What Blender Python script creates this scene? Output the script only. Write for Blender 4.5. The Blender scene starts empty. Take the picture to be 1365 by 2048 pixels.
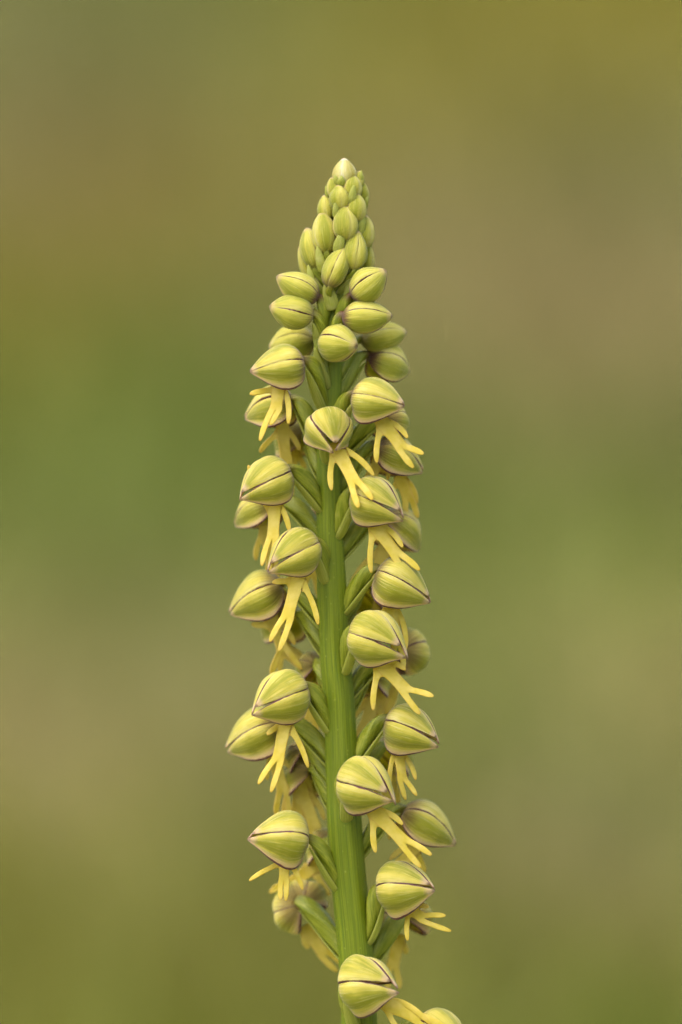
import bpy, math, random
import numpy as np
from mathutils import Vector, Matrix, noise as mnoise

random.seed(11)
rng = np.random.default_rng(7)
scene = bpy.context.scene
col = scene.collection
R = math.radians

# ------------------------------------------------------------------ camera
K = 17.0                  # photo pixels per millimetre in the plane of the spike
DIST = 0.650              # camera to spike, metres
PITCH = R(-3.0)
FOCUS_C = Vector((0.0, 0.0, 0.225))          # middle of the picture on the spike
cam_d = bpy.data.cameras.new('camera')
cam = bpy.data.objects.new('camera', cam_d)
col.objects.link(cam)
cam_rot = Matrix.Rotation(R(90) + PITCH, 4, 'X')
cam_loc = FOCUS_C + (cam_rot.to_3x3() @ Vector((0, 0, DIST)))
cam.matrix_world = Matrix.Translation(cam_loc) @ cam_rot
CM = Matrix.Translation(cam_loc) @ cam_rot
cam_d.sensor_fit = 'HORIZONTAL'
cam_d.sensor_width = 24.0
cam_d.lens = 24.0 * DIST * 1000 / (1365 / K)
cam_d.clip_start = 0.02
cam_d.clip_end = 2000
cam_d.dof.use_dof = True
cam_d.dof.focus_distance = DIST - 0.0040
cam_d.dof.aperture_fstop = 8.5
scene.camera = cam

# ------------------------------------------------------------------ sky, sun, exposure
SUN_EL, SUN_AZ = R(62), R(-48)               # high, from behind the camera and to its left
w = bpy.data.worlds.new('World'); scene.world = w; w.use_nodes = True
nt = w.node_tree
sky = nt.nodes.new('ShaderNodeTexSky'); sky.sky_type = 'NISHITA'; sky.sun_disc = False
sky.sun_elevation = SUN_EL; sky.sun_rotation = R(180) + SUN_AZ * -1
sky.air_density = 1.0; sky.dust_density = 5.0; sky.ozone_density = 0.6
bg = nt.nodes['Background']; bg.inputs['Strength'].default_value = 0.15
nt.links.new(sky.outputs[0], bg.inputs[0])
sd = bpy.data.lights.new('sun', 'SUN'); sd.energy = 1.35; sd.angle = R(110); sd.color = (1.0, 0.91, 0.74)
sun = bpy.data.objects.new('sun', sd); col.objects.link(sun)
sv = Vector((math.sin(SUN_AZ) * math.cos(SUN_EL), -math.cos(SUN_AZ) * math.cos(SUN_EL), math.sin(SUN_EL)))
sun.rotation_euler = sv.to_track_quat('Z', 'Y').to_euler()
sun.location = (0, 0, 3)
scene.view_settings.view_transform = 'Standard'
scene.view_settings.look = 'None'
scene.view_settings.gamma = 1
scene.view_settings.exposure = 1.06
scene.render.engine = 'CYCLES'
scene.cycles.use_denoising = True
scene.cycles.use_adaptive_sampling = False
scene.cycles.denoising_input_passes = 'RGB_ALBEDO'
scene.cycles.max_bounces = 8
scene.cycles.transmission_bounces = 6

# ------------------------------------------------------------------ helpers
def lin(r, g, b):
    f = lambda c: (c / 255 / 12.92) if c <= 10 else ((c / 255 + 0.055) / 1.055) ** 2.4
    return (f(r), f(g), f(b), 1)

def P(px, py, z=0.0):
    """photo pixel + offset towards the camera (photo pixels at the spike) -> world point"""
    zz = z / K / 1000
    s = (DIST - zz) / DIST
    return CM @ Vector(((px - 682.5) / K / 1000 * s, (1024 - py) / K / 1000 * s, zz - DIST))

R3 = cam_rot.to_3x3()
CX, CY, CZ = R3 @ Vector((1, 0, 0)), R3 @ Vector((0, 1, 0)), R3 @ Vector((0, 0, 1))
PX = 1 / K / 1000         # one photo pixel in metres

def new_obj(name, me, parent=None, loc=None):
    o = bpy.data.objects.new(name, me)
    col.objects.link(o)
    if parent: o.parent = parent
    if loc is not None: o.location = loc
    return o

def mesh_from(name, verts, faces, mat, attrs=None, smooth=True):
    me = bpy.data.meshes.new(name)
    me.from_pydata([tuple(v) for v in verts], [], faces)
    me.update()
    if smooth:
        me.polygons.foreach_set('use_smooth', [True] * len(me.polygons))
    for k, vals in (attrs or {}).items():
        a = me.attributes.new(k, 'FLOAT', 'POINT')
        a.data.foreach_set('value', list(vals))
    me.materials.append(mat)
    return me

def grid_faces(nu, nv, wrap=False):
    f = []
    for i in range(nu - 1):
        for j in range(nv - 1 + (1 if wrap else 0)):
            j2 = (j + 1) % nv
            f.append((i * nv + j, i * nv + j2, (i + 1) * nv + j2, (i + 1) * nv + j))
    return f

class NT:
    def __init__(s, name):
        s.m = bpy.data.materials.new(name); s.m.use_nodes = True
        s.t = s.m.node_tree; s.n = s.t.nodes; s.p = s.n['Principled BSDF']; s.out = s.n['Material Output']
    def add(s, typ, **kw):
        n = s.n.new(typ)
        for k, v in kw.items(): setattr(n, k, v)
        return n
    def link(s, a, b): s.t.links.new(a, b)
    def attr(s, name): return s.add('ShaderNodeAttribute', attribute_name=name).outputs['Fac']
    def ramp(s, fac, lo, hi):
        n = s.add('ShaderNodeMapRange', interpolation_type='SMOOTHSTEP')
        n.inputs['From Min'].default_value = lo; n.inputs['From Max'].default_value = hi
        s.link(fac, n.inputs['Value']); return n.outputs[0]
    def math(s, op, a, b=None):
        n = s.add('ShaderNodeMath', operation=op)
        for i, x in enumerate((a, b)):
            if x is None: continue
            if isinstance(x, (int, float)): n.inputs[i].default_value = x
            else: s.link(x, n.inputs[i])
        return n.outputs[0]
    def mix(s, fac, a, b):
        n = s.add('ShaderNodeMix', data_type='RGBA')
        if isinstance(fac, (int, float)): n.inputs[0].default_value = fac
        else: s.link(fac, n.inputs[0])
        for i, x in ((6, a), (7, b)):
            if isinstance(x, tuple): n.inputs[i].default_value = x
            else: s.link(x, n.inputs[i])
        return n.outputs[2]
    def noise(s, scale, detail=3, vec=None, rough=.55):
        n = s.add('ShaderNodeTexNoise'); n.inputs['Scale'].default_value = scale
        n.inputs['Detail'].default_value = detail; n.inputs['Roughness'].default_value = rough
        if vec is not None: s.link(vec, n.inputs['Vector'])
        return n.outputs['Fac']
    def pos(s): return s.add('ShaderNodeTexCoord').outputs['Object']
    def streak(s, a, b, sa, sb):
        c = s.add('ShaderNodeCombineXYZ'); s.link(s.math('MULTIPLY', a, sa), c.inputs[0]); s.link(s.math('MULTIPLY', b, sb), c.inputs[1])
        oi = s.add('ShaderNodeObjectInfo'); s.link(s.math('MULTIPLY', oi.outputs['Random'], 37.0), c.inputs[2])
        return c.outputs[0]
    def bump(s, h, strength, dist):
        n = s.add('ShaderNodeBump'); n.inputs['Strength'].default_value = strength; n.inputs['Distance'].default_value = dist
        s.link(h, n.inputs['Height']); s.link(n.outputs[0], s.p.inputs['Normal']); return n.outputs[0]
    def finish(s, colr, rough=.5, transl=.25, spec=.35, normal=None):
        s.link(colr, s.p.inputs['Base Color'])
        s.p.inputs['Roughness'].default_value = rough
        s.p.inputs['Specular IOR Level'].default_value = spec
        if transl:
            t = s.add('ShaderNodeBsdfTranslucent'); s.link(colr, t.inputs[0])
            if normal is not None: s.link(normal, t.inputs['Normal'])
            m = s.add('ShaderNodeMixShader'); m.inputs[0].default_value = transl
            s.link(s.p.outputs[0], m.inputs[1]); s.link(t.outputs[0], m.inputs[2])
            s.link(m.outputs[0], s.out.inputs[0])
        return s.m

# ------------------------------------------------------------------ materials
def sepal_material(name, green, mid, pale, purple, rim, line_lo, base_lo=True):
    s = NT(name)
    u, v, low, bp = s.attr('su'), s.attr('sv'), s.attr('low'), s.attr('bp')
    av = s.math('ABSOLUTE', v)
    st = s.noise(1.0, 3, s.streak(v, u, 5.0, 1.3))          # long soft streaks
    st2 = s.noise(1.0, 4, s.streak(v, u, 24.0, 2.2))        # fine veins
    blot = s.noise(420, 3, s.pos())
    # greener along the middle of each sepal, paler to its margin and its tip
    g = s.math('ADD', s.math('MULTIPLY', av, .75), s.math('MULTIPLY', s.math('SUBTRACT', st, .5), .8))
    g = s.math('ADD', g, s.math('MULTIPLY', s.math('SUBTRACT', blot, .5), .6))
    g = s.math('SUBTRACT', g, s.math('MULTIPLY', low, .10))
    c = s.mix(s.ramp(g, .0, .45), green, mid)
    c = s.mix(s.ramp(g, .40, .95), c, pale)
    c = s.mix(s.math('MULTIPLY', s.ramp(st2, .53, .68), .45), c, pale)
    c = s.mix(s.math('MULTIPLY', s.ramp(st2, .47, .33), .40), c, green)
    # pinkish band along the free lower margin
    lowband = s.math('MULTIPLY', low, s.ramp(v, .45, .92))
    c = s.mix(s.math('MULTIPLY', lowband, .75), c, rim)
    wob = s.math('MULTIPLY', s.math('SUBTRACT', s.noise(1.0, 2, s.streak(u, v, 9.0, .3)), .5), .10)
    line = s.ramp(s.math('ADD', s.math('ADD', av, wob), s.math('MULTIPLY', s.math('MULTIPLY', low, s.ramp(v, .0, .5)), .06)), line_lo, line_lo + .05)
    strength = s.math('MULTIPLY', line, s.attr('ln'))
    c = s.mix(strength, c, purple)
    # purple-brown staining where the sepal leaves the ovary
    sta = s.math('ADD', u, s.math('MULTIPLY', s.math('SUBTRACT', st2, .5), .35))
    c = s.mix(s.math('MULTIPLY', s.ramp(sta, .24, .02), bp), c, purple)
    c = s.mix(s.math('MULTIPLY', s.ramp(u, .86, .95), .6), c, rim)
    c = s.mix(s.math('MULTIPLY', s.ramp(u, .955, .99), .6), c, purple)
    fine = s.noise(5200, 2, s.pos())
    h = s.math('ADD', s.math('MULTIPLY', fine, .35), st2)
    nrm = s.bump(h, .5, .00024)
    s.p.inputs['Subsurface Weight'].default_value = .25
    s.p.inputs['Subsurface Radius'].default_value = (.0012, .0010, .0003)
    s.p.inputs['Subsurface Scale'].default_value = 1.0
    s.p.inputs['Sheen Weight'].default_value = .25
    s.p.inputs['Sheen Roughness'].default_value = .5
    return s.finish(c, .52, .30, .32, nrm)

M_SEPAL = sepal_material('sepal_yellow_green', lin(154, 156, 34), lin(208, 196, 80), lin(236, 224, 152), lin(96, 48, 52), lin(224, 184, 164), .885)
M_BUDSEPAL = sepal_material('bud_green', lin(154, 158, 34), lin(198, 192, 72), lin(228, 218, 134), lin(98, 54, 46), lin(206, 180, 124), .895)

def lip_material():
    s = NT('lip_yellow')
    e = s.attr('edge'); t = s.attr('tipw')
    n = s.noise(900, 4, s.pos()); n2 = s.noise(260, 2, s.pos())
    c = s.mix(s.ramp(n, .35, .68), lin(218, 200, 72), lin(230, 212, 104))
    c = s.mix(s.math('MULTIPLY', s.ramp(n2, .45, .7), .4), c, lin(234, 220, 130))
    c = s.mix(s.math('MULTIPLY', s.ramp(e, .86, 1.0), .35), c, lin(196, 152, 66))
    c = s.mix(s.math('MULTIPLY', s.ramp(t, .75, 1.0), .35), c, lin(200, 156, 56))
    nrm = s.bump(s.noise(3200, 3, s.pos()), .25, .00015)
    s.p.inputs['Sheen Weight'].default_value = .2
    return s.finish(c, .5, .38, .3, nrm)
M_LIP = lip_material()

def green_material(name, a, b, pale, sc, transl, rough=.45):
    s = NT(name)
    u, v = s.attr('su'), s.attr('sv')
    st = s.noise(1.0, 4, s.streak(v, u, sc, 2.0))
    n = s.noise(700, 3, s.pos())
    c = s.mix(s.ramp(st, .36, .66), a, b)
    c = s.mix(s.math('MULTIPLY', s.ramp(n, .55, .8), .5), c, pale)
    c = s.mix(s.math('MULTIPLY', s.ramp(u, .68, .98), s.attr('bp')), c, lin(88, 52, 40))
    h = s.math('ADD', st, s.math('MULTIPLY', s.noise(4200, 2, s.pos()), .3))
    nrm = s.bump(h, .3, .00018)
    s.p.inputs['Subsurface Weight'].default_value = .2
    s.p.inputs['Subsurface Radius'].default_value = (.0012, .0014, .0003)
    s.p.inputs['Subsurface Scale'].default_value = 1.0
    return s.finish(c, rough, transl, .4, nrm)
M_OVARY = green_material('ovary_green', lin(112, 126, 26), lin(152, 158, 52), lin(176, 174, 84), 9.0, .18)
M_BRACT = green_material('bract_pale_green', lin(168, 178, 70), lin(194, 198, 104), lin(216, 214, 142), 14.0, .45)

def stem_material():
    s = NT('stem_green')
    u, v = s.attr('su'), s.attr('sv')          # su: 0 top of spike .. 1 foot
    st = s.noise(1.0, 4, s.streak(v, u, 26.0, 14.0))
    st2 = s.noise(1.0, 4, s.streak(v, u, 60.0, 22.0))
    c = s.mix(s.ramp(st, .34, .68), lin(84, 104, 6), lin(112, 126, 16))
    c = s.mix(s.math('MULTIPLY', s.ramp(st2, .5, .72), .45), c, lin(138, 144, 34))
    c = s.mix(s.math('MULTIPLY', s.ramp(u, .30, .04), .8), c, lin(164, 166, 62))
    sp = s.add('ShaderNodeTexVoronoi'); sp.inputs['Scale'].default_value = 950
    s.link(s.pos(), sp.inputs['Vector'])
    c = s.mix(s.math('MULTIPLY', s.ramp(sp.outputs['Distance'], .14, .05), .2), c, lin(196, 196, 104))
    h = s.math('ADD', s.math('ADD', st, st2), s.math('MULTIPLY', s.noise(3800, 2, s.pos()), .4))
    nrm = s.bump(h, .35, .0002)
    s.p.inputs['Subsurface Weight'].default_value = .35
    s.p.inputs['Subsurface Radius'].default_value = (.0016, .0022, .0004)
    s.p.inputs['Subsurface Scale'].default_value = 1.0
    return s.finish(c, .5, 0, .3, nrm)
M_STEM = stem_material()

# ------------------------------------------------------------------ ground and meadow
def ground_z(x, y):
    # level near the plant, then a grassy bank that eases off to level land
    t = max(0.0, y - 1.35)
    rise = 0.40 * (math.sqrt(t * t + 0.05) - math.sqrt(0.05)) if t > 0 else 0.0
    lim = 3.2
    rise = lim * (1 - math.exp(-rise / lim))
    return rise + 0.010 * mnoise.noise(Vector((x * 2.1, y * 2.1, 0))) * min(1, abs(y) + .2)

def ground_hit(px, py):
    o = cam_loc; d = (P(px, py) - cam_loc).normalized()
    t = 0.7
    while t < 60:
        p = o + d * t
        if p.z <= ground_z(p.x, p.y): return p
        t += 0.01
    return o + d * 60

GREEN, OLIVE, DRY, BROWN, LUSH, GREY = (np.array(c) for c in (
    (.170, .200, .045), (.225, .200, .022), (.330, .280, .120), (.255, .205, .085), (.115, .175, .014), (.190, .200, .072)))
# patches of differing growth in the meadow: photo pixel, colour, radius in metres, weight
patches = [
    (120, 120, GREY, .11, .9), (520, 120, GREEN, .12, .5), (1020, 130, OLIVE, .13, 1.0), (1330, 120, OLIVE, .10, .6),
    (150, 400, BROWN, .09, .6), (400, 480, OLIVE, .07, .5), (900, 300, OLIVE, .08, .5), (1200, 420, GREY, .10, .8), (1140, 690, BROWN, .10, 1.0),
    (880, 520, DRY, .06, .35), (60, 700, OLIVE, .07, .4), (250, 980, LUSH, .075, 1.0), (60, 1150, GREEN, .07, .4), (420, 800, GREEN, .06, .5),
    (1150, 1180, LUSH, .08, .7), (960, 1020, GREEN, .06, .5), (1300, 1000, GREY, .06, .5), (120, 1600, DRY, .075, .75), (300, 1500, GREY, .06, .6), (330, 1300, GREEN, .06, .5),
    (1050, 1620, LUSH, .06, .55), (1280, 1480, DRY, .06, .55), (1270, 1900, GREY, .06, .8), (1150, 1780, GREY, .05, .6), (90, 1900, OLIVE, .06, .7), (300, 1950, GREY, .05, .6), (960, 1960, BROWN, .045, .5), (520, 1850, GREEN, .05, .5), (1320, 1990, DRY, .03, .6)]
phit = [(ground_hit(a, b), c, r, wt) for a, b, c, r, wt in patches]
pxy = np.array([(p.x, p.y) for p, *_ in phit]); pcol = np.array([c for _, c, _, _ in phit])
prad = np.array([r for *_, r, _ in phit]); pwt = np.array([q for *_, q in phit])

def sward_colour(x, y):
    n1 = np.array([mnoise.noise(Vector((a * 4.5, b * 4.5, 3.1))) for a, b in zip(x, y)])
    n2 = np.array([mnoise.noise(Vector((a * 5.5, b * 5.5, 9.7))) for a, b in zip(x, y)])
    basec = np.tile((GREEN * .45 + OLIVE * .35 + GREY * .2)[None], (len(x), 1))
    basec += n1[:, None] * (DRY - LUSH)[None] * .35 + n2[:, None] * (OLIVE - GREY)[None] * .35
    wsum = np.full(len(x), .35); acc = basec * .35
    for i in range(len(pxy)):
        d2 = ((x - pxy[i, 0]) ** 2 + ((y - pxy[i, 1]) * .8) ** 2) / prad[i] ** 2
        wgt = pwt[i] * 2.2 * np.exp(-d2)
        acc += wgt[:, None] * pcol[i][None]; wsum += wgt
    return np.clip(acc / wsum[:, None], .004, .6)

def sward_material(name, mul, transl):
    s = NT(name)
    a = s.add('ShaderNodeAttribute', attribute_name='sward')
    c = s.mix(mul, a.outputs['Color'], (.10, .085, .05, 1))
    n = s.noise(60, 4, s.pos())
    c2 = s.add('ShaderNodeHueSaturation'); s.link(c, c2.inputs['Color'])
    s.link(s.math('ADD', s.math('MULTIPLY', n, .06), .97), c2.inputs['Value'])
    return s.finish(c2.outputs[0], .6, transl, .25)
M_GROUND = sward_material('meadow_turf', .12, 0)
M_GRASS = sward_material('meadow_grass_blades', 0.0, .3)

def colour_attr(me, rgb):
    a = me.attributes.new('sward', 'FLOAT_COLOR', 'POINT')
    a.data.foreach_set('color', np.concatenate([rgb, np.ones((len(rgb), 1))], 1).astype(np.float32).ravel())

ys = np.concatenate([np.linspace(-60, -1.2, 10), np.linspace(-1, 5, 150), 5 + np.geomspace(.1, 900, 30)])
xs = np.concatenate([-np.geomspace(700, 2.3, 16), np.linspace(-2.1, 2.1, 85), np.geomspace(2.3, 700, 16)])
gv = [(x, y, ground_z(x, y)) for y in ys for x in xs]
gm = mesh_from('ground', gv, grid_faces(len(ys), len(xs)), M_GROUND)
ga = np.array(gv); colour_attr(gm, sward_colour(ga[:, 0], ga[:, 1]))
go = new_obj('ground', gm); go['kind'] = 'structure'; go['label'] = 'blurred olive green meadow turf rising in a bank behind the orchid'; go['category'] = 'ground'

def grass_stuff(n):
    x = rng.uniform(-2.6, 2.6, n); y = rng.uniform(.75, 5.0, n)
    z = np.array([ground_z(a, b) for a, b in zip(x, y)])
    h = rng.gamma(6, .007, n) + .012; az = rng.uniform(0, 2 * np.pi, n); wd = rng.uniform(.0012, .0028, n); lean = rng.uniform(.1, .9, n)
    f = rng.uniform(0, 2 * np.pi, n)
    dx, dy = np.cos(az) * lean * h, np.sin(az) * lean * h
    wx, wy = np.cos(f) * wd, np.sin(f) * wd
    V = np.zeros((n, 5, 3))
    V[:, 0] = np.stack([x - wx, y - wy, z - .004], 1); V[:, 1] = np.stack([x + wx, y + wy, z - .004], 1)
    V[:, 2] = np.stack([x - wx * .8 + dx * .3, y - wy * .8 + dy * .3, z + h * .6], 1); V[:, 3] = np.stack([x + wx * .8 + dx * .3, y + wy * .8 + dy * .3, z + h * .6], 1)
    V[:, 4] = np.stack([x + dx, y + dy, z + h], 1)
    me = bpy.data.meshes.new('meadow_grass')
    b = np.arange(n)[:, None] * 5
    tri = np.concatenate([b + np.array([[0, 1, 3]]), b + np.array([[0, 3, 2]]), b + np.array([[2, 3, 4]])], 1).reshape(-1, 3)
    me.vertices.add(n * 5); me.vertices.foreach_set('co', V.ravel())
    me.loops.add(len(tri) * 3); me.loops.foreach_set('vertex_index', tri.ravel().astype(np.int32))
    me.polygons.add(len(tri)); me.polygons.foreach_set('loop_start', np.arange(len(tri), dtype=np.int32) * 3)
    me.update(); me.validate()
    c = sward_colour(x, y) * rng.uniform(.97, 1.03, (n, 1))
    colour_attr(me, np.repeat(c, 5, 0))
    me.materials.append(M_GRASS)
    o = new_obj('meadow_grass', me); o['kind'] = 'stuff'
    o['label'] = 'short mixed green and straw meadow grass, far out of focus'; o['category'] = 'grass'
grass_stuff(150000)

# ------------------------------------------------------------------ the orchid: stem
AX = [(335, 690, 3), (400, 687, 9), (470, 684, 14), (560, 672, 18), (640, 664, 20), (760, 661, 22), (950, 658, 23), (1150, 664, 27), (1300, 670, 28), (1400, 678, 29), (1550, 684, 31), (1700, 692, 33), (1900, 711, 33), (2048, 720, 34)]
AY = [a[0] for a in AX]
def axis_x(py): return float(np.interp(py, AY, [a[1] for a in AX]))
def axis_r(py): return float(np.interp(py, AY, [a[2] for a in AX]))

foot_xy = P(735, 2300)
root_pt = Vector((foot_xy.x + .004, foot_xy.y + .008, 0)); root_pt.z = ground_z(root_pt.x, root_pt.y)
orchid = bpy.data.objects.new('orchid', None); col.objects.link(orchid)
orchid.location = root_pt; orchid.empty_display_size = .02
orchid['label'] = 'orchid spike of hooded yellow-green flowers with dangling yellow lips and green buds on top'
orchid['category'] = 'flower'

def catmull(pts, n):
    pts = [np.array(p, float) for p in pts]; pts = [2 * pts[0] - pts[1]] + pts + [2 * pts[-1] - pts[-2]]
    out = []
    m = len(pts) - 3
    for k in range(n):
        t = k / (n - 1) * m; i = min(int(t), m - 1); t -= i
        a, b, c, d = pts[i:i + 4]
        out.append(.5 * ((2 * b) + (-a + c) * t + (2 * a - 5 * b + 4 * c - d) * t * t + (-a + 3 * b - 3 * c + d) * t ** 3))
    return out

def build_stem():
    ctrl = [(*P(axis_x(y), y), axis_r(y) * PX) for y in AY]
    foot = root_pt - Vector((0, 0, .01))
    q = P(728, 2250); ctrl.append((*q, 36 * PX))
    mid = (q + foot) / 2 + Vector((.001, .001, 0)); ctrl.append((*mid, 39 * PX)); ctrl.append((*foot, 42 * PX))
    c = catmull(ctrl, 200); nv = 48
    V, su, sv = [], [], []
    for i, r in enumerate(c):
        p = Vector(r[:3]); T = (Vector(c[min(i + 1, 199)][:3]) - Vector(c[max(i - 1, 0)][:3])).normalized()
        a = CX - T * CX.dot(T); a.normalize(); b = T.cross(a)
        for j in range(nv):
            th = 2 * math.pi * j / nv
            tw = th + i * .012
            rr = r[3] * 1.06 * (1 + .03 * math.sin(5 * tw) + .015 * math.sin(9 * tw + 1) + .03 * mnoise.noise(Vector((math.cos(th), math.sin(th), i * .14))))
            V.append(p + (a * math.cos(th) + b * math.sin(th)) * rr - root_pt); su.append(i / 199); sv.append(math.cos(th / 1) if False else abs(th - math.pi) / math.pi * 2 - 1)
    F = grid_faces(200, nv, True); F.append(tuple(range(nv))[::-1])
    new_obj('stem', mesh_from('stem', V, F, M_STEM, {'su': su, 'sv': sv}), orchid)
build_stem()

# ------------------------------------------------------------------ flower pieces
def sepal_mesh(fr, o, L, W, H, ph0, ph1, prof, gap=0, tipup=0, droop=0, bulge=.07, ln=1, bp=.6, low=0, seed=0, mat=M_SEPAL, ulen=1.0, fold=0.0, skirt=True, sk=.98):
    """one sepal of the hood as a thick curved sheet; fr=(forward, side, up)"""
    nu, nv = 28, 17
    X, Y, Z = fr
    a, b = prof
    um = a / (a + b); nrm = um ** a * (1 - um) ** b
    V, su, sv, lo = [], [], [], []
    for i in range(nu):
        u = (i / (nu - 1)) ** 1.15
        uu = .004 + u * .994
        f = uu ** a * (1 - uu) ** b / nrm
        f *= 1 - .16 * max(0, (uu - .62) / .38) ** 1.5 * (1 if low >= 0 else 0)
        for j in range(nv):
            v = j / (nv - 1) * 2 - 1
            s = (v + 1) / 2
            # the sepal narrows a little towards its tip so its margins show as seams
            ph = ph0 + (ph1 - ph0) * s
            edge = abs(v)
            n = mnoise.noise(Vector((u * 2.3, v * 1.1, seed * 1.7)))
            n2 = mnoise.noise(Vector((u * 3.0, v * 6.0, seed * 2.9)))
            r = f * (1 + bulge * (math.cos(v * math.pi / 2) ** .8) - .05 * edge ** 8 + .075 * n + .018 * n2)
            x = uu * ulen * L
            if low:
                r -= f * fold * math.exp(-((v - .42) / .26) ** 2)          # crease above the free margin
                r *= 1 - .02 * max(0, -v) ** 6
            sg = 1 if ph1 > 0 else -1
            if low and skirt and abs(ph1) < R(170) and abs(ph) > R(90):
                # the free part hangs down like a skirt and flares a little at its margin
                t = (abs(ph) - R(90)) / (abs(ph1) - R(90))
                y = sg * W * r * (1 - .15 * t * t + .13 * max(0, (t - .6) / .4) ** 2); z = -H * r * t * sk
            else:
                y = W * r * math.sin(ph); z = H * r * math.cos(ph)
            z += L * (-gap * u ** 4.2 + tipup * u ** 4 - droop * u * u)
            y *= 1 + (.6 * gap * u ** 3 if low else 0)
            V.append(o + X * x + Y * y + Z * z); su.append(u); sv.append(v if low >= 0 else -v); lo.append(1 if low else 0)
    F = grid_faces(nu, nv)
    n = nu * nv
    return mesh_from('sepal', V, F, mat, {'su': su, 'sv': sv, 'low': lo, 'bp': [bp] * n, 'ln': [ln] * n})

def add_solid(ob, th, off=-1, sub=0):
    if sub:
        m = ob.modifiers.new('smooth', 'SUBSURF'); m.levels = sub; m.render_levels = sub
    m = ob.modifiers.new('thickness', 'SOLIDIFY'); m.thickness = th; m.offset = off; m.use_even_offset = False

def bez(p, t):
    q = 1 - t
    return p[0] * q ** 3 + p[1] * 3 * q * q * t + p[2] * 3 * q * t * t + p[3] * t ** 3

def ovary_mesh(p, r0, rm, r1, bp, seed):
    nu, nv = 22, 24
    V, su, sv = [], [], []
    ref = (CZ + CX * .3).normalized()
    for i in range(nu):
        t = i / (nu - 1); c = bez(p, t); T = (bez(p, min(1, t + .03)) - bez(p, max(0, t - .03))).normalized()
        a = (ref - T * ref.dot(T)).normalized(); b = T.cross(a)
        r = (r0 * (1 - t) + r1 * t) + (rm - (r0 + r1) / 2) * math.sin(math.pi * t ** .9) ** 1.2
        for j in range(nv):
            th = 2 * math.pi * j / nv
            tw = th + t * 2.4 + seed
            rr = r * (1 + .13 * math.cos(3 * tw) + .06 * math.cos(6 * tw + .6))
            V.append(c + (a * math.cos(th) + b * math.sin(th)) * rr); su.append(t); sv.append(math.sin(tw * 1.5))
    F = grid_faces(nu, nv, True); F.append(tuple(range(nv))[::-1]); F.append(tuple(range((nu - 1) * nv, nu * nv)))
    return mesh_from('ovary', V, F, M_OVARY, {'su': su, 'sv': sv, 'bp': [bp] * len(V)})

def leaf_mesh(name, pts, width, nrm, cup, mat, prof=(.35, .75)):
    """lanceolate leaf along a centre line; nrm(t) is the side the leaf's hollow faces"""
    nu, nv = 16, 9
    a, b = prof; um = a / (a + b); k = um ** a * (1 - um) ** b
    V, su, sv = [], [], []
    for i in range(nu):
        t = i / (nu - 1); c = bez(pts, t); T = (bez(pts, min(1, t + .03)) - bez(pts, max(0, t - .03))).normalized()
        N = nrm - T * nrm.dot(T); N.normalize(); S = T.cross(N)
        tt = .03 + t * .965
        hw = width / 2 * (tt ** a * (1 - tt) ** b) / k
        for j in range(nv):
            v = j / (nv - 1) * 2 - 1
            V.append(c + S * hw * math.sin(v * 1.25) / math.sin(1.25) + N * hw * cup * (v * v) - N * (.00008 * (1 - abs(v))))
            su.append(t * .67); sv.append(v)
    return mesh_from(name, V, grid_faces(nu, nv), mat, {'su': su, 'sv': sv, 'bp': [0] * len(V)})

def lip_mesh(root, fork, arms, legs, N, w, rs, bulge):
    """man-shaped lip: strap body, two arms near the top, two legs at the bottom (one control cage)"""
    V, F, edge, tip = [], [], [], []
    def add(p, e, t): V.append(p); edge.append(e); tip.append(t); return len(V) - 1
    nb = 8
    down = fork - root
    ctr = (root + fork) / 2 + N * down.length * bulge
    rows = []
    widths = [1.0, 1.02, 1.02, .98, .90, .86, .88, .98]
    Tm = down.normalized(); W0 = Tm.cross(N).normalized()
    if W0.dot(arms[1] - arms[0]) < 0: W0 = -W0
    for i in range(nb):
        t = i / (nb - 1)
        c = root * (1 - t) ** 2 + ctr * 2 * t * (1 - t) + fork * t * t
        row = []
        for k in range(5):
            s = (k - 2) / 2
            p = c + W0 * (s * w / 2 * widths[i]) - N * (w * .06 * s * s)
            row.append(add(p, abs(s), 0))
        rows.append(row)
    for i in range(nb - 1):
        for k in range(4): F.append((rows[i][k], rows[i][k + 1], rows[i + 1][k + 1], rows[i + 1][k]))
    def limb(start, tipp, wid, n, side, curl, flip):
        # start: three cage vertices, grows towards tipp
        s0 = sum((V[i] for i in start), Vector()) / 3
        d = tipp - s0; Tn = d.normalized()
        c1 = s0 + d * .45 + side * d.length * curl + N * d.length * .06
        prev = start
        ref = (V[start[2]] - V[start[0]]).normalized()
        for q in range(1, n + 1):
            t = q / n
            c = s0 * (1 - t) ** 2 + c1 * 2 * t * (1 - t) + tipp * t * t
            T = (d * (1 - t) * 0 + (c1 - s0) * (1 - t) + (tipp - c1) * t).normalized()
            S = T.cross(N).normalized()
            if S.dot(ref) < 0: S = -S
            ref = S
            ww = wid * (1.0 - .25 * t + (.12 * math.sin(t * math.pi * .9) if t > .4 else 0)) * (.45 if q == n else 1) * (1 + .08 * rs.uniform(-1, 1))
            cur = [add(c + S * (k * ww / 2) - N * (ww * .08 * k * k), abs(k), t) for k in (-1, 0, 1)]
            F.append((prev[0], prev[1], cur[1], cur[0])); F.append((prev[1], prev[2], cur[2], cur[1]))
            prev = cur
    limb([rows[1][0], rows[2][0], rows[3][0]], arms[0], w * .42, 6, -W0, .14, 0)
    limb([rows[1][4], rows[2][4], rows[3][4]], arms[1], w * .42, 6, W0, .14, 1)
    limb(rows[-1][0:3], legs[0], w * .47, 5, -W0, .05, 0)
    limb(rows[-1][2:5], legs[1], w * .47, 5, W0, .05, 0)
    return mesh_from('lip', V, F, M_LIP, {'edge': edge, 'tipw': tip})

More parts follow.
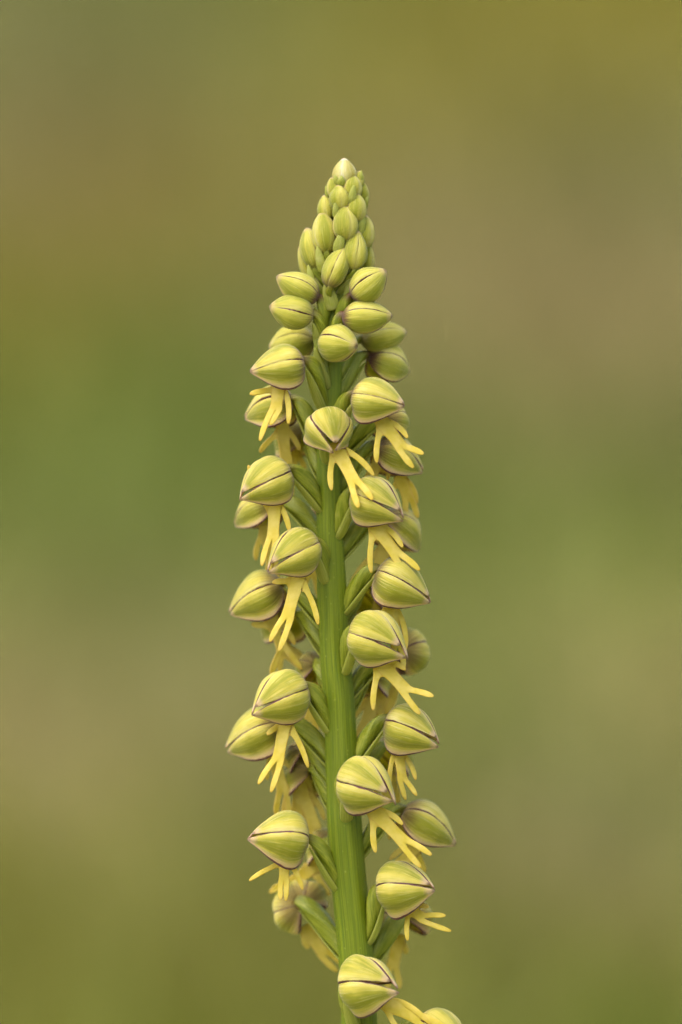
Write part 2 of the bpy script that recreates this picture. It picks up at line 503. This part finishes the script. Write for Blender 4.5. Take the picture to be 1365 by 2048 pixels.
FLOWERS = 0
def make(kind, base, tip, side=1, L=None, Rb=95, zb=None, tside=None, wide=.40, high=.40, roll=0, phi=62, end=132, gap=.06, tipup=0, droop=.0,
         prof=(.47, .94), bp=.6, ln=1.0, lip=None, drop=85, orad=15, upv=None, bract=True, blen=.8, bwid=26, mat=None, ovary=True, label=None, lipw=28, fold=.07, skirt=True, sk=.98):
    global FLOWERS
    FLOWERS += 1
    rs = random.Random(FLOWERS * 13 + 5)
    bx, by = base; ax = axis_x(by)
    dx = bx - ax
    if zb is None: zb = side * math.sqrt(max(Rb * Rb - dx * dx, 60))
    d2 = math.hypot(tip[0] - bx, tip[1] - by)
    if L is None: L = max(d2 * 1.03, 40)
    tz = zb + (side if tside is None else tside) * math.sqrt(max(L * L - d2 * d2, 0))
    B = P(bx, by, zb); T = P(tip[0], tip[1], tz)
    X = (T - B); Lm = X.length; X.normalize()
    radial = (CX * dx + CZ * zb)
    radial.normalize()
    up = radial.copy() if upv == 'radial' else CY.copy()
    Z = (up - X * up.dot(X)).normalized(); Y = Z.cross(X)
    q = Matrix.Rotation(R(roll), 3, X); Z = q @ Z; Y = q @ Y
    fo = bpy.data.objects.new(kind, None); col.objects.link(fo); fo.parent = orchid
    fo.location = B - root_pt; fo.empty_display_size = .002
    if label: fo['label'] = label
    O = Vector((0, 0, 0)); fr = (X, Y, Z)
    m = mat or (M_SEPAL if kind == 'flower' else M_BUDSEPAL)
    W_, H_ = wide * Lm, high * Lm
    sd = FLOWERS * 3.1
    th = .00016
    p0, p1 = R(phi), R(end)
    kw = dict(prof=prof, bp=bp, ln=ln, mat=m, droop=droop, skirt=skirt, sk=sk)
    so = new_obj('sepal', sepal_mesh(fr, O, Lm, W_, H_, -p0, p0, tipup=tipup, gap=0, seed=sd, low=0, ulen=.95 if gap > .08 else 1.0, **kw), fo); add_solid(so, th)
    so = new_obj('sepal', sepal_mesh(fr, O, Lm, W_, H_, p0 - R(4), p1, gap=gap * rs.uniform(.7, 1.3), seed=sd + 1, low=1, ulen=1.0, fold=fold, **kw), fo); add_solid(so, th)
    so = new_obj('sepal', sepal_mesh(fr, O, Lm, W_, H_, -p0 + R(4), -p1, gap=gap * rs.uniform(.7, 1.3), seed=sd + 2, low=1, ulen=1.0, fold=fold, **kw), fo); add_solid(so, th, 1)
    # ovary from the stem's side up into the hood
    if ovary:
        ry = by + drop; rr = axis_r(ry) * .75
        rp = P(axis_x(ry), ry) + radial * (rr * PX) - B
        E = X * (Lm * .05) + Z * (H_ * .22)
        ln_ = (E - rp).length
        pts = [rp, rp + radial * ln_ * .22 + CY * ln_ * .38, E - X * ln_ * .30 + Z * ln_ * .02, E]
        new_obj('ovary', ovary_mesh(pts, 9 * PX, orad * PX, 6.5 * PX, bp, sd), fo)
        if bract:
            out = (radial - CY * .35).normalized()
            sidev = CY.cross(radial).normalized() * rs.uniform(-.4, .4)
            o0 = P(axis_x(ry + 12), ry + 12) + radial * (axis_r(ry) * .9 * PX) - B
            l2 = ln_ * blen
            e = bez(pts, min(.95, blen * .85)) + out * (orad + 5) * PX + sidev * 14 * PX
            bp_ = [o0, o0 + radial * l2 * .25 + CY * l2 * .2, bez(pts, blen * .5) + out * (orad + 6) * PX + sidev * 6 * PX, e]
            bo = new_obj('bract', leaf_mesh('bract', bp_, bwid * PX, -out, .45, M_BRACT), fo); add_solid(bo, .0001, 0)
    # lip
    if lip is not None:
        rt = X * Lm * .40 - Z * H_ * .35
        dn = -CY
        tang = CY.cross(radial).normalized()
        fx = radial * .75 + X * .5; fx = (fx - CY * fx.dot(CY)).normalized()
        def tmpl(): 
            f = rt + fx * 22 * PX + dn * rs.uniform(84, 100) * PX
            return dict(fork=f, legs=[f + dn * 48 * PX + fx * 6 * PX - tang * rs.uniform(14, 22) * PX, f + dn * 46 * PX + fx * 6 * PX + tang * rs.uniform(14, 22) * PX],
                        arms=[rt + dn * rs.uniform(85, 100) * PX - tang * rs.uniform(30, 44) * PX + fx * 12 * PX, rt + dn * rs.uniform(85, 100) * PX + tang * rs.uniform(30, 44) * PX + fx * 12 * PX])
        tp = tmpl()
        N = fx
        explicit = isinstance(lip, dict)
        if explicit:
            zr = (B + rt - cam_loc).dot(-CZ); zr = (DIST - zr) / PX      # depth of the lip's root
            sgn = 1 if fx.dot(CZ) > -.2 else -1
            def at(p, dz): return P(p[0], p[1], zr + dz) - B
            if 'root' in lip: rt = at(lip['root'], -4)
            dz = lip.get('dz', 8); f = at(lip['fork'], dz * sgn)
            legs = sorted(lip['legs'], key=lambda p: p[0]); arms = sorted(lip['arms'], key=lambda p: p[0])
            tp = dict(fork=f, legs=[at(p, (p[2] if len(p) > 2 else (dz * 1.5 if dz > 8 else 10) * sgn)) for p in legs], arms=[at(p, (p[2] if len(p) > 2 else 12 * sgn)) for p in arms])
            N = (fx * .55 + CZ * sgn * .8).normalized()
        D_ = (tp['fork'] - rt).normalized(); N = (N - D_ * N.dot(D_)).normalized()
        W0 = D_.cross(N)
        ar, lg = tp['arms'], tp['legs']
        if W0.dot(ar[1] - ar[0]) < 0: W0 = -W0
        if W0.dot(lg[1] - lg[0]) < 0: lg = lg[::-1]
        lo = new_obj('lip', lip_mesh(rt, tp['fork'], ar, lg, N, lipw * PX, rs, rs.uniform(.02, .08)), fo); add_solid(lo, .00017, 0, 2)
    return fo

def flower(*a, **k): return make('flower', *a, **k)
def bud(*a, **k):
    kk = dict(end=180, gap=0, fold=.02, prof=(.58, .80)); kk.update(k)
    return make('bud', *a, **kk)

# ------------------------------------------------------------------ open flowers (base pixel, tip pixel of each hood)
flower((605, 727), (502, 742), 1, L=108, high=.36, gap=.02, roll=-20, phi=54, lip=dict(root=(560, 765), fork=(552, 818), legs=[(520, 882), (540, 850)], arms=[(500, 788), (577, 848)]), drop=90, end=125, bp=.8)
flower((586, 806), (491, 834), -1, L=104, Rb=80, lip=dict(root=(565, 845), fork=(572, 920), legs=[(545, 975), (585, 970)], arms=[(520, 905), (600, 900)]), drop=95)
flower((712, 796), (808, 808), 1, L=108, high=.38, gap=.05, roll=24, phi=52, sk=.85, lip=dict(root=(758, 835), fork=(806, 897), legs=[(848, 908), (828, 936)], arms=[(754, 926), (816, 876)]), drop=90, end=125, bp=.8)
flower((651, 838), (672, 888), 1, L=88, Rb=60, wide=.50, high=.44, end=138, gap=.22, lip=dict(dz=32, root=(668, 884), fork=(710, 966), legs=[(718, 1016), (746, 1000)], arms=[(664, 981), (749, 952)]), drop=80)
flower((752, 898), (846, 940), -1, L=106, Rb=100, high=.38, bp=.75, lip=dict(root=(800, 950), fork=(818, 1000), legs=[(836, 1036), (812, 1045)], arms=[(776, 1010), (834, 1008)]), drop=85)
flower((574, 944), (481, 986), 1, L=114, high=.37, gap=.14, roll=-32, phi=48, sk=.82, lip=dict(root=(552, 992), fork=(546, 1075), legs=[(524, 1132), (540, 1142)], arms=[(497, 930), (579, 1062)]), drop=72)
flower((713, 988), (804, 1022), 1, L=112, Rb=75, high=.40, wide=.40, gap=.18, roll=36, phi=46, sk=.8, lip=dict(root=(742, 1040), fork=(796, 1112), legs=[(840, 1141), (824, 1160)], arms=[(743, 1146), (806, 1095)]), drop=80)
flower((548, 1008), (471, 1047), -1, L=98, Rb=130, high=.36, lip=dict(root=(530, 1050), fork=(545, 1130), legs=[(530, 1180), (556, 1185)], arms=[(512, 1120), (572, 1110)]), drop=75)
flower((772, 1036), (838, 1098), -1, L=106, Rb=125, high=.38, lip=dict(root=(775, 1085), fork=(745, 1170), legs=[(705, 1180), (752, 1235)], arms=[(700, 1172), (790, 1150)]), drop=75)
flower((628, 1088), (540, 1126), 1, L=114, Rb=60, high=.38, wide=.38, gap=.20, roll=-36, phi=45, sk=.8, tipup=-.02, lip=dict(root=(602, 1138), fork=(575, 1235), legs=[(540, 1284), (558, 1303)], arms=[(545, 1165), (637, 1250)]), drop=70)
flower((564, 1172), (460, 1224), -1, L=120, Rb=110, high=.37, gap=.05, roll=-16, lip=dict(root=(540, 1225), fork=(566, 1300), legs=[(542, 1352), (604, 1340)], arms=[(503, 1248), (590, 1290)]), drop=80)
flower((756, 1146), (863, 1196), 1, L=120, Rb=98, high=.38, gap=.09, roll=24, phi=52, sk=.85, lip=dict(root=(780, 1195), fork=(795, 1290), legs=[(808, 1340), (788, 1345)], arms=[(742, 1270), (812, 1300)]), drop=75)
flower((715, 1265), (804, 1293), 1, L=118, Rb=70, high=.43, wide=.43, gap=.27, roll=42, phi=44, sk=.75, lip=dict(root=(748, 1312), fork=(815, 1384), legs=[(868, 1393), (841, 1429)], arms=[(747, 1421), (812, 1340)]), drop=75)
flower((802, 1302), (836, 1314), -1, L=100, Rb=155, high=.44, wide=.44, end=178, lip=dict(root=(790, 1330), fork=(745, 1440), legs=[(712, 1490), (735, 1500)], arms=[(720, 1420), (770, 1430)]), drop=90, lipw=36)
flower((588, 1235), (528, 1275), -1, L=96, Rb=120, lip=dict(root=(560, 1290), fork=(605, 1330), legs=[(620, 1400), (600, 1395)], arms=[(560, 1345), (628, 1360)]), drop=80)
flower((606, 1378), (508, 1416), 1, L=122, Rb=78, high=.40, wide=.40, gap=.20, roll=-38, phi=44, sk=.8, lip=dict(root=(575, 1430), fork=(556, 1520), legs=[(517, 1569), (542, 1585)], arms=[(535, 1470), (617, 1536)]), drop=80)
flower((562, 1447), (453, 1496), -1, L=124, Rb=130, high=.36, gap=.08, roll=-18, lip=dict(root=(545, 1500), fork=(566, 1580), legs=[(552, 1632), (578, 1640)], arms=[(535, 1560), (604, 1560)]), drop=80)
flower((778, 1446), (877, 1477), 1, L=114, Rb=98, high=.41, gap=.15, roll=28, phi=48, sk=.85, lip=dict(root=(795, 1490), fork=(806, 1560), legs=[(834, 1592), (812, 1600)], arms=[(780, 1580), (832, 1560)]), drop=80, lipw=24)
flower((694, 1560), (778, 1586), 1, L=116, Rb=62, high=.46, wide=.45, gap=.27, roll=42, phi=44, sk=.75, lip=dict(root=(738, 1612), fork=(810, 1686), legs=[(864, 1711), (843, 1736)], arms=[(752, 1706), (806, 1650)]), drop=75)
flower((622, 1545), (590, 1578), -1, L=100, Rb=100, lip=dict(root=(600, 1570), fork=(630, 1655), legs=[(625, 1700), (640, 1695)], arms=[(606, 1640), (650, 1640)]), drop=80)
flower((806, 1626), (911, 1688), -1, L=124, Rb=130, high=.34, gap=.03, lip=dict(root=(838, 1690), fork=(800, 1730), legs=[(770, 1765), (800, 1790)], arms=[(780, 1720), (850, 1745)]), drop=85)
flower((608, 1684), (501, 1668), 1, L=120, Rb=95, high=.43, gap=.10, roll=-22, phi=54, sk=.9, lip=dict(root=(570, 1715), fork=(568, 1760), legs=[(562, 1800), (572, 1802)], arms=[(499, 1762), (606, 1780)]), drop=90, lipw=24)
flower((770, 1780), (863, 1770), 1, L=116, Rb=76, high=.46, wide=.44, gap=.14, roll=36, phi=44, sk=.8, lip=dict(root=(815, 1815), fork=(846, 1836), legs=[(903, 1863), (892, 1832)], arms=[(816, 1882), (858, 1815)]), drop=100, lipw=24)
flower((603, 1810), (596, 1822), -1, L=104, Rb=135, wide=.52, high=.48, end=140, gap=.02, roll=-42, skirt=False, lip=dict(root=(608, 1852), fork=(648, 1908), legs=[(676, 1944), (688, 1930)], arms=[(618, 1898), (664, 1868)]), drop=110, orad=19)
flower((812, 1838), (808, 1850), -1, L=104, Rb=135, wide=.52, high=.46, end=140, gap=.02, roll=-10, skirt=False, lip=dict(root=(800, 1868), fork=(786, 1935), legs=[(776, 1985), (800, 1978)], arms=[(748, 1896), (812, 1908)]), drop=100, orad=19)
flower((700, 1974), (784, 1964), 1, L=114, Rb=66, high=.49, wide=.47, gap=.22, roll=38, phi=44, sk=.8, lip=dict(root=(762, 2002), fork=(838, 2038), legs=[(900, 2062), (880, 2080)], arms=[(800, 2062), (862, 2050)]), drop=90)
flower((848, 2054), (930, 2092), 1, L=118, Rb=120, high=.40, lip='auto', drop=90)
# partly hidden flowers on the far side of the stem
flower((607, 880), (560, 882), -1, L=92, Rb=100, bp=.6, lip=dict(root=(590, 890), fork=(575, 965), legs=[(550, 1000), (580, 1010)], arms=[(545, 930), (610, 940)]), drop=80)
flower((632, 1332), (614, 1358), -1, L=86, Rb=80, lip=dict(root=(630, 1365), fork=(622, 1440), legs=[(610, 1480), (636, 1485)], arms=[(600, 1420), (645, 1430)]), drop=75, wide=.36)
flower((640, 1042), (612, 1050), -1, L=80, Rb=80, lip='auto', drop=70, wide=.34, high=.34)
flower((735, 1180), (775, 1232), -1, L=100, Rb=110, lip=dict(root=(760, 1210), fork=(742, 1290), legs=[(722, 1340), (745, 1350)], arms=[(716, 1270), (776, 1290)]), drop=75)
flower((775, 1500), (800, 1545), -1, L=96, Rb=125, lip=dict(root=(782, 1550), fork=(770, 1620), legs=[(752, 1670), (780, 1680)], arms=[(745, 1600), (795, 1610)]), drop=80)
flower((770, 838), (800, 850), -1, L=84, Rb=110, lip=dict(root=(775, 880), fork=(740, 960), legs=[(735, 990), (760, 1000)], arms=[(722, 930), (775, 960)]), drop=80)
flower((738, 1350), (765, 1380), -1, L=90, Rb=90, lip=dict(root=(752, 1395), fork=(728, 1460), legs=[(712, 1505), (736, 1512)], arms=[(705, 1440), (762, 1450)]), drop=75, wide=.34)
flower((650, 1690), (640, 1712), -1, L=90, Rb=100, lip=dict(root=(640, 1725), fork=(582, 1768), legs=[(539, 1786), (560, 1792)], arms=[(610, 1745), (660, 1792)]), drop=85, wide=.34)
flower((610, 1500), (592, 1560), -1, L=90, Rb=110, lip='auto', drop=80, wide=.32)

# ------------------------------------------------------------------ half-grown buds
bud((634, 597), (555, 553), 1, L=92, Rb=50, high=.31, wide=.31, bp=1, drop=75, orad=13)
bud((624, 632), (541, 613), 1, L=88, Rb=60, high=.37, wide=.37, bp=.5, drop=80, orad=13, roll=-30)
bud((627, 680), (540, 694), -1, L=92, Rb=70, high=.36, wide=.36, bp=.4, ln=.5, drop=75, orad=13)
bud((708, 594), (771, 541), 1, L=86, Rb=60, high=.36, wide=.36, bp=1, drop=70, orad=13, roll=15)
bud((687, 636), (784, 632), 1, L=98, Rb=55, high=.31, wide=.32, bp=1, drop=75, orad=13)
bud((724, 682), (812, 664), -1, L=92, Rb=80, high=.31, wide=.31, bp=.5, ln=.6, drop=75, orad=13)
bud((645, 684), (713, 692), 1, L=86, Rb=45, high=.40, wide=.38, bp=.3, drop=85, orad=13)
bud((738, 717), (818, 743), -1, L=90, Rb=95, high=.42, wide=.42, bp=1, drop=80, orad=14, end=165)
# ------------------------------------------------------------------ green buds crowding the tip
TB = [  # base, tip, width, depth, line strength, roll
    ((690, 374), (689, 318), 42, 4, .0, 20), ((668, 394), (664, 356), 20, 12, .1, 50), ((703, 396), (707, 351), 34, 16, .12, 70), ((719, 372), (720, 343), 14, 4, .1, 0),
    ((728, 410), (725, 364), 20, -8, .15, 40), ((681, 420), (678, 371), 37, 26, .22, 80), ((653, 440), (650, 391), 28, 8, .2, 20), ((712, 442), (714, 387), 36, 26, .2, 60),
    ((692, 480), (689, 411), 45, 38, .22, 75), ((654, 504), (645, 424), 46, 24, .22, 50), ((728, 494), (731, 431), 36, 8, .22, 30), ((634, 536), (614, 457), 46, 4, .25, 40),
    ((706, 538), (715, 462), 44, 40, .3, 35), ((733, 542), (736, 488), 26, -14, .3, 10), ((657, 572), (691, 494), 45, 50, .9, 62), ((624, 560), (601, 493), 26, -16, .2, 20),
    ((690, 440), (692, 380), 36, -22, .2, 0), ((672, 480), (664, 420), 40, -26, .2, 30), ((704, 520), (708, 450), 44, -36, .2, 30), ((664, 550), (652, 480), 44, -40, .3, 30)]
M_APEX = sepal_material('bud_pale_apex', lin(184, 172, 66), lin(212, 204, 128), lin(226, 222, 194), lin(150, 110, 60), lin(246, 240, 214), .92)
for i, (b, t, wd, z, ln, ro) in enumerate(TB):
    l2 = math.hypot(t[0] - b[0], t[1] - b[1])
    bud(b, t, 1 if z >= 0 else -1, L=l2 * 1.01, zb=z, tside=-1 if z > 0 else 1, wide=wd / 2 / l2 * .96, high=wd / 2 / l2 * .96, roll=ro, upv='radial', prof=(.52, .74), bp=.15 if i != 14 else .6, ln=ln,
        mat=M_APEX if i == 0 else None, drop=26 + wd * .35, orad=7, blen=.75, bwid=15 + wd * .12, bract=i not in (0, 14), ovary=i > 0)
def tip_bract(a, b, wd, z):
    A, Bp = P(a[0], a[1], z), P(b[0], b[1], z + 4)
    out = CZ; d = Bp - A
    pts = [A - root_pt, A + d * .33 + out * 6 * PX - root_pt, A + d * .7 + out * 6 * PX - root_pt, Bp - root_pt]
    o = new_obj('bract', leaf_mesh('bract', pts, wd * PX, -CZ + CX * .001, .25, M_BRACT), orchid); add_solid(o, .0001, 0)
for a, b, wd, z in [((674, 506), (686, 461), 21, 44), ((646, 545), (635, 492), 18, 30), ((666, 620), (652, 563), 30, 36), ((700, 610), (711, 528), 30, 30), ((672, 436), (672, 400), 12, 34),
                    ((703, 408), (708, 370), 15, 32), ((714, 478), (728, 430), 20, 22), ((657, 400), (652, 372), 8, 2), ((731, 412), (735, 393), 8, 0), ((722, 368), (723, 341), 8, 4), ((630, 600), (617, 530), 18, 30),
                    ((676, 372), (670, 350), 12, 14), ((736, 500), (745, 470), 10, -8), ((640, 745), (634, 700), 30, 26), ((682, 372), (684, 352), 16, 20)]:
    tip_bract(a, b, wd, z)
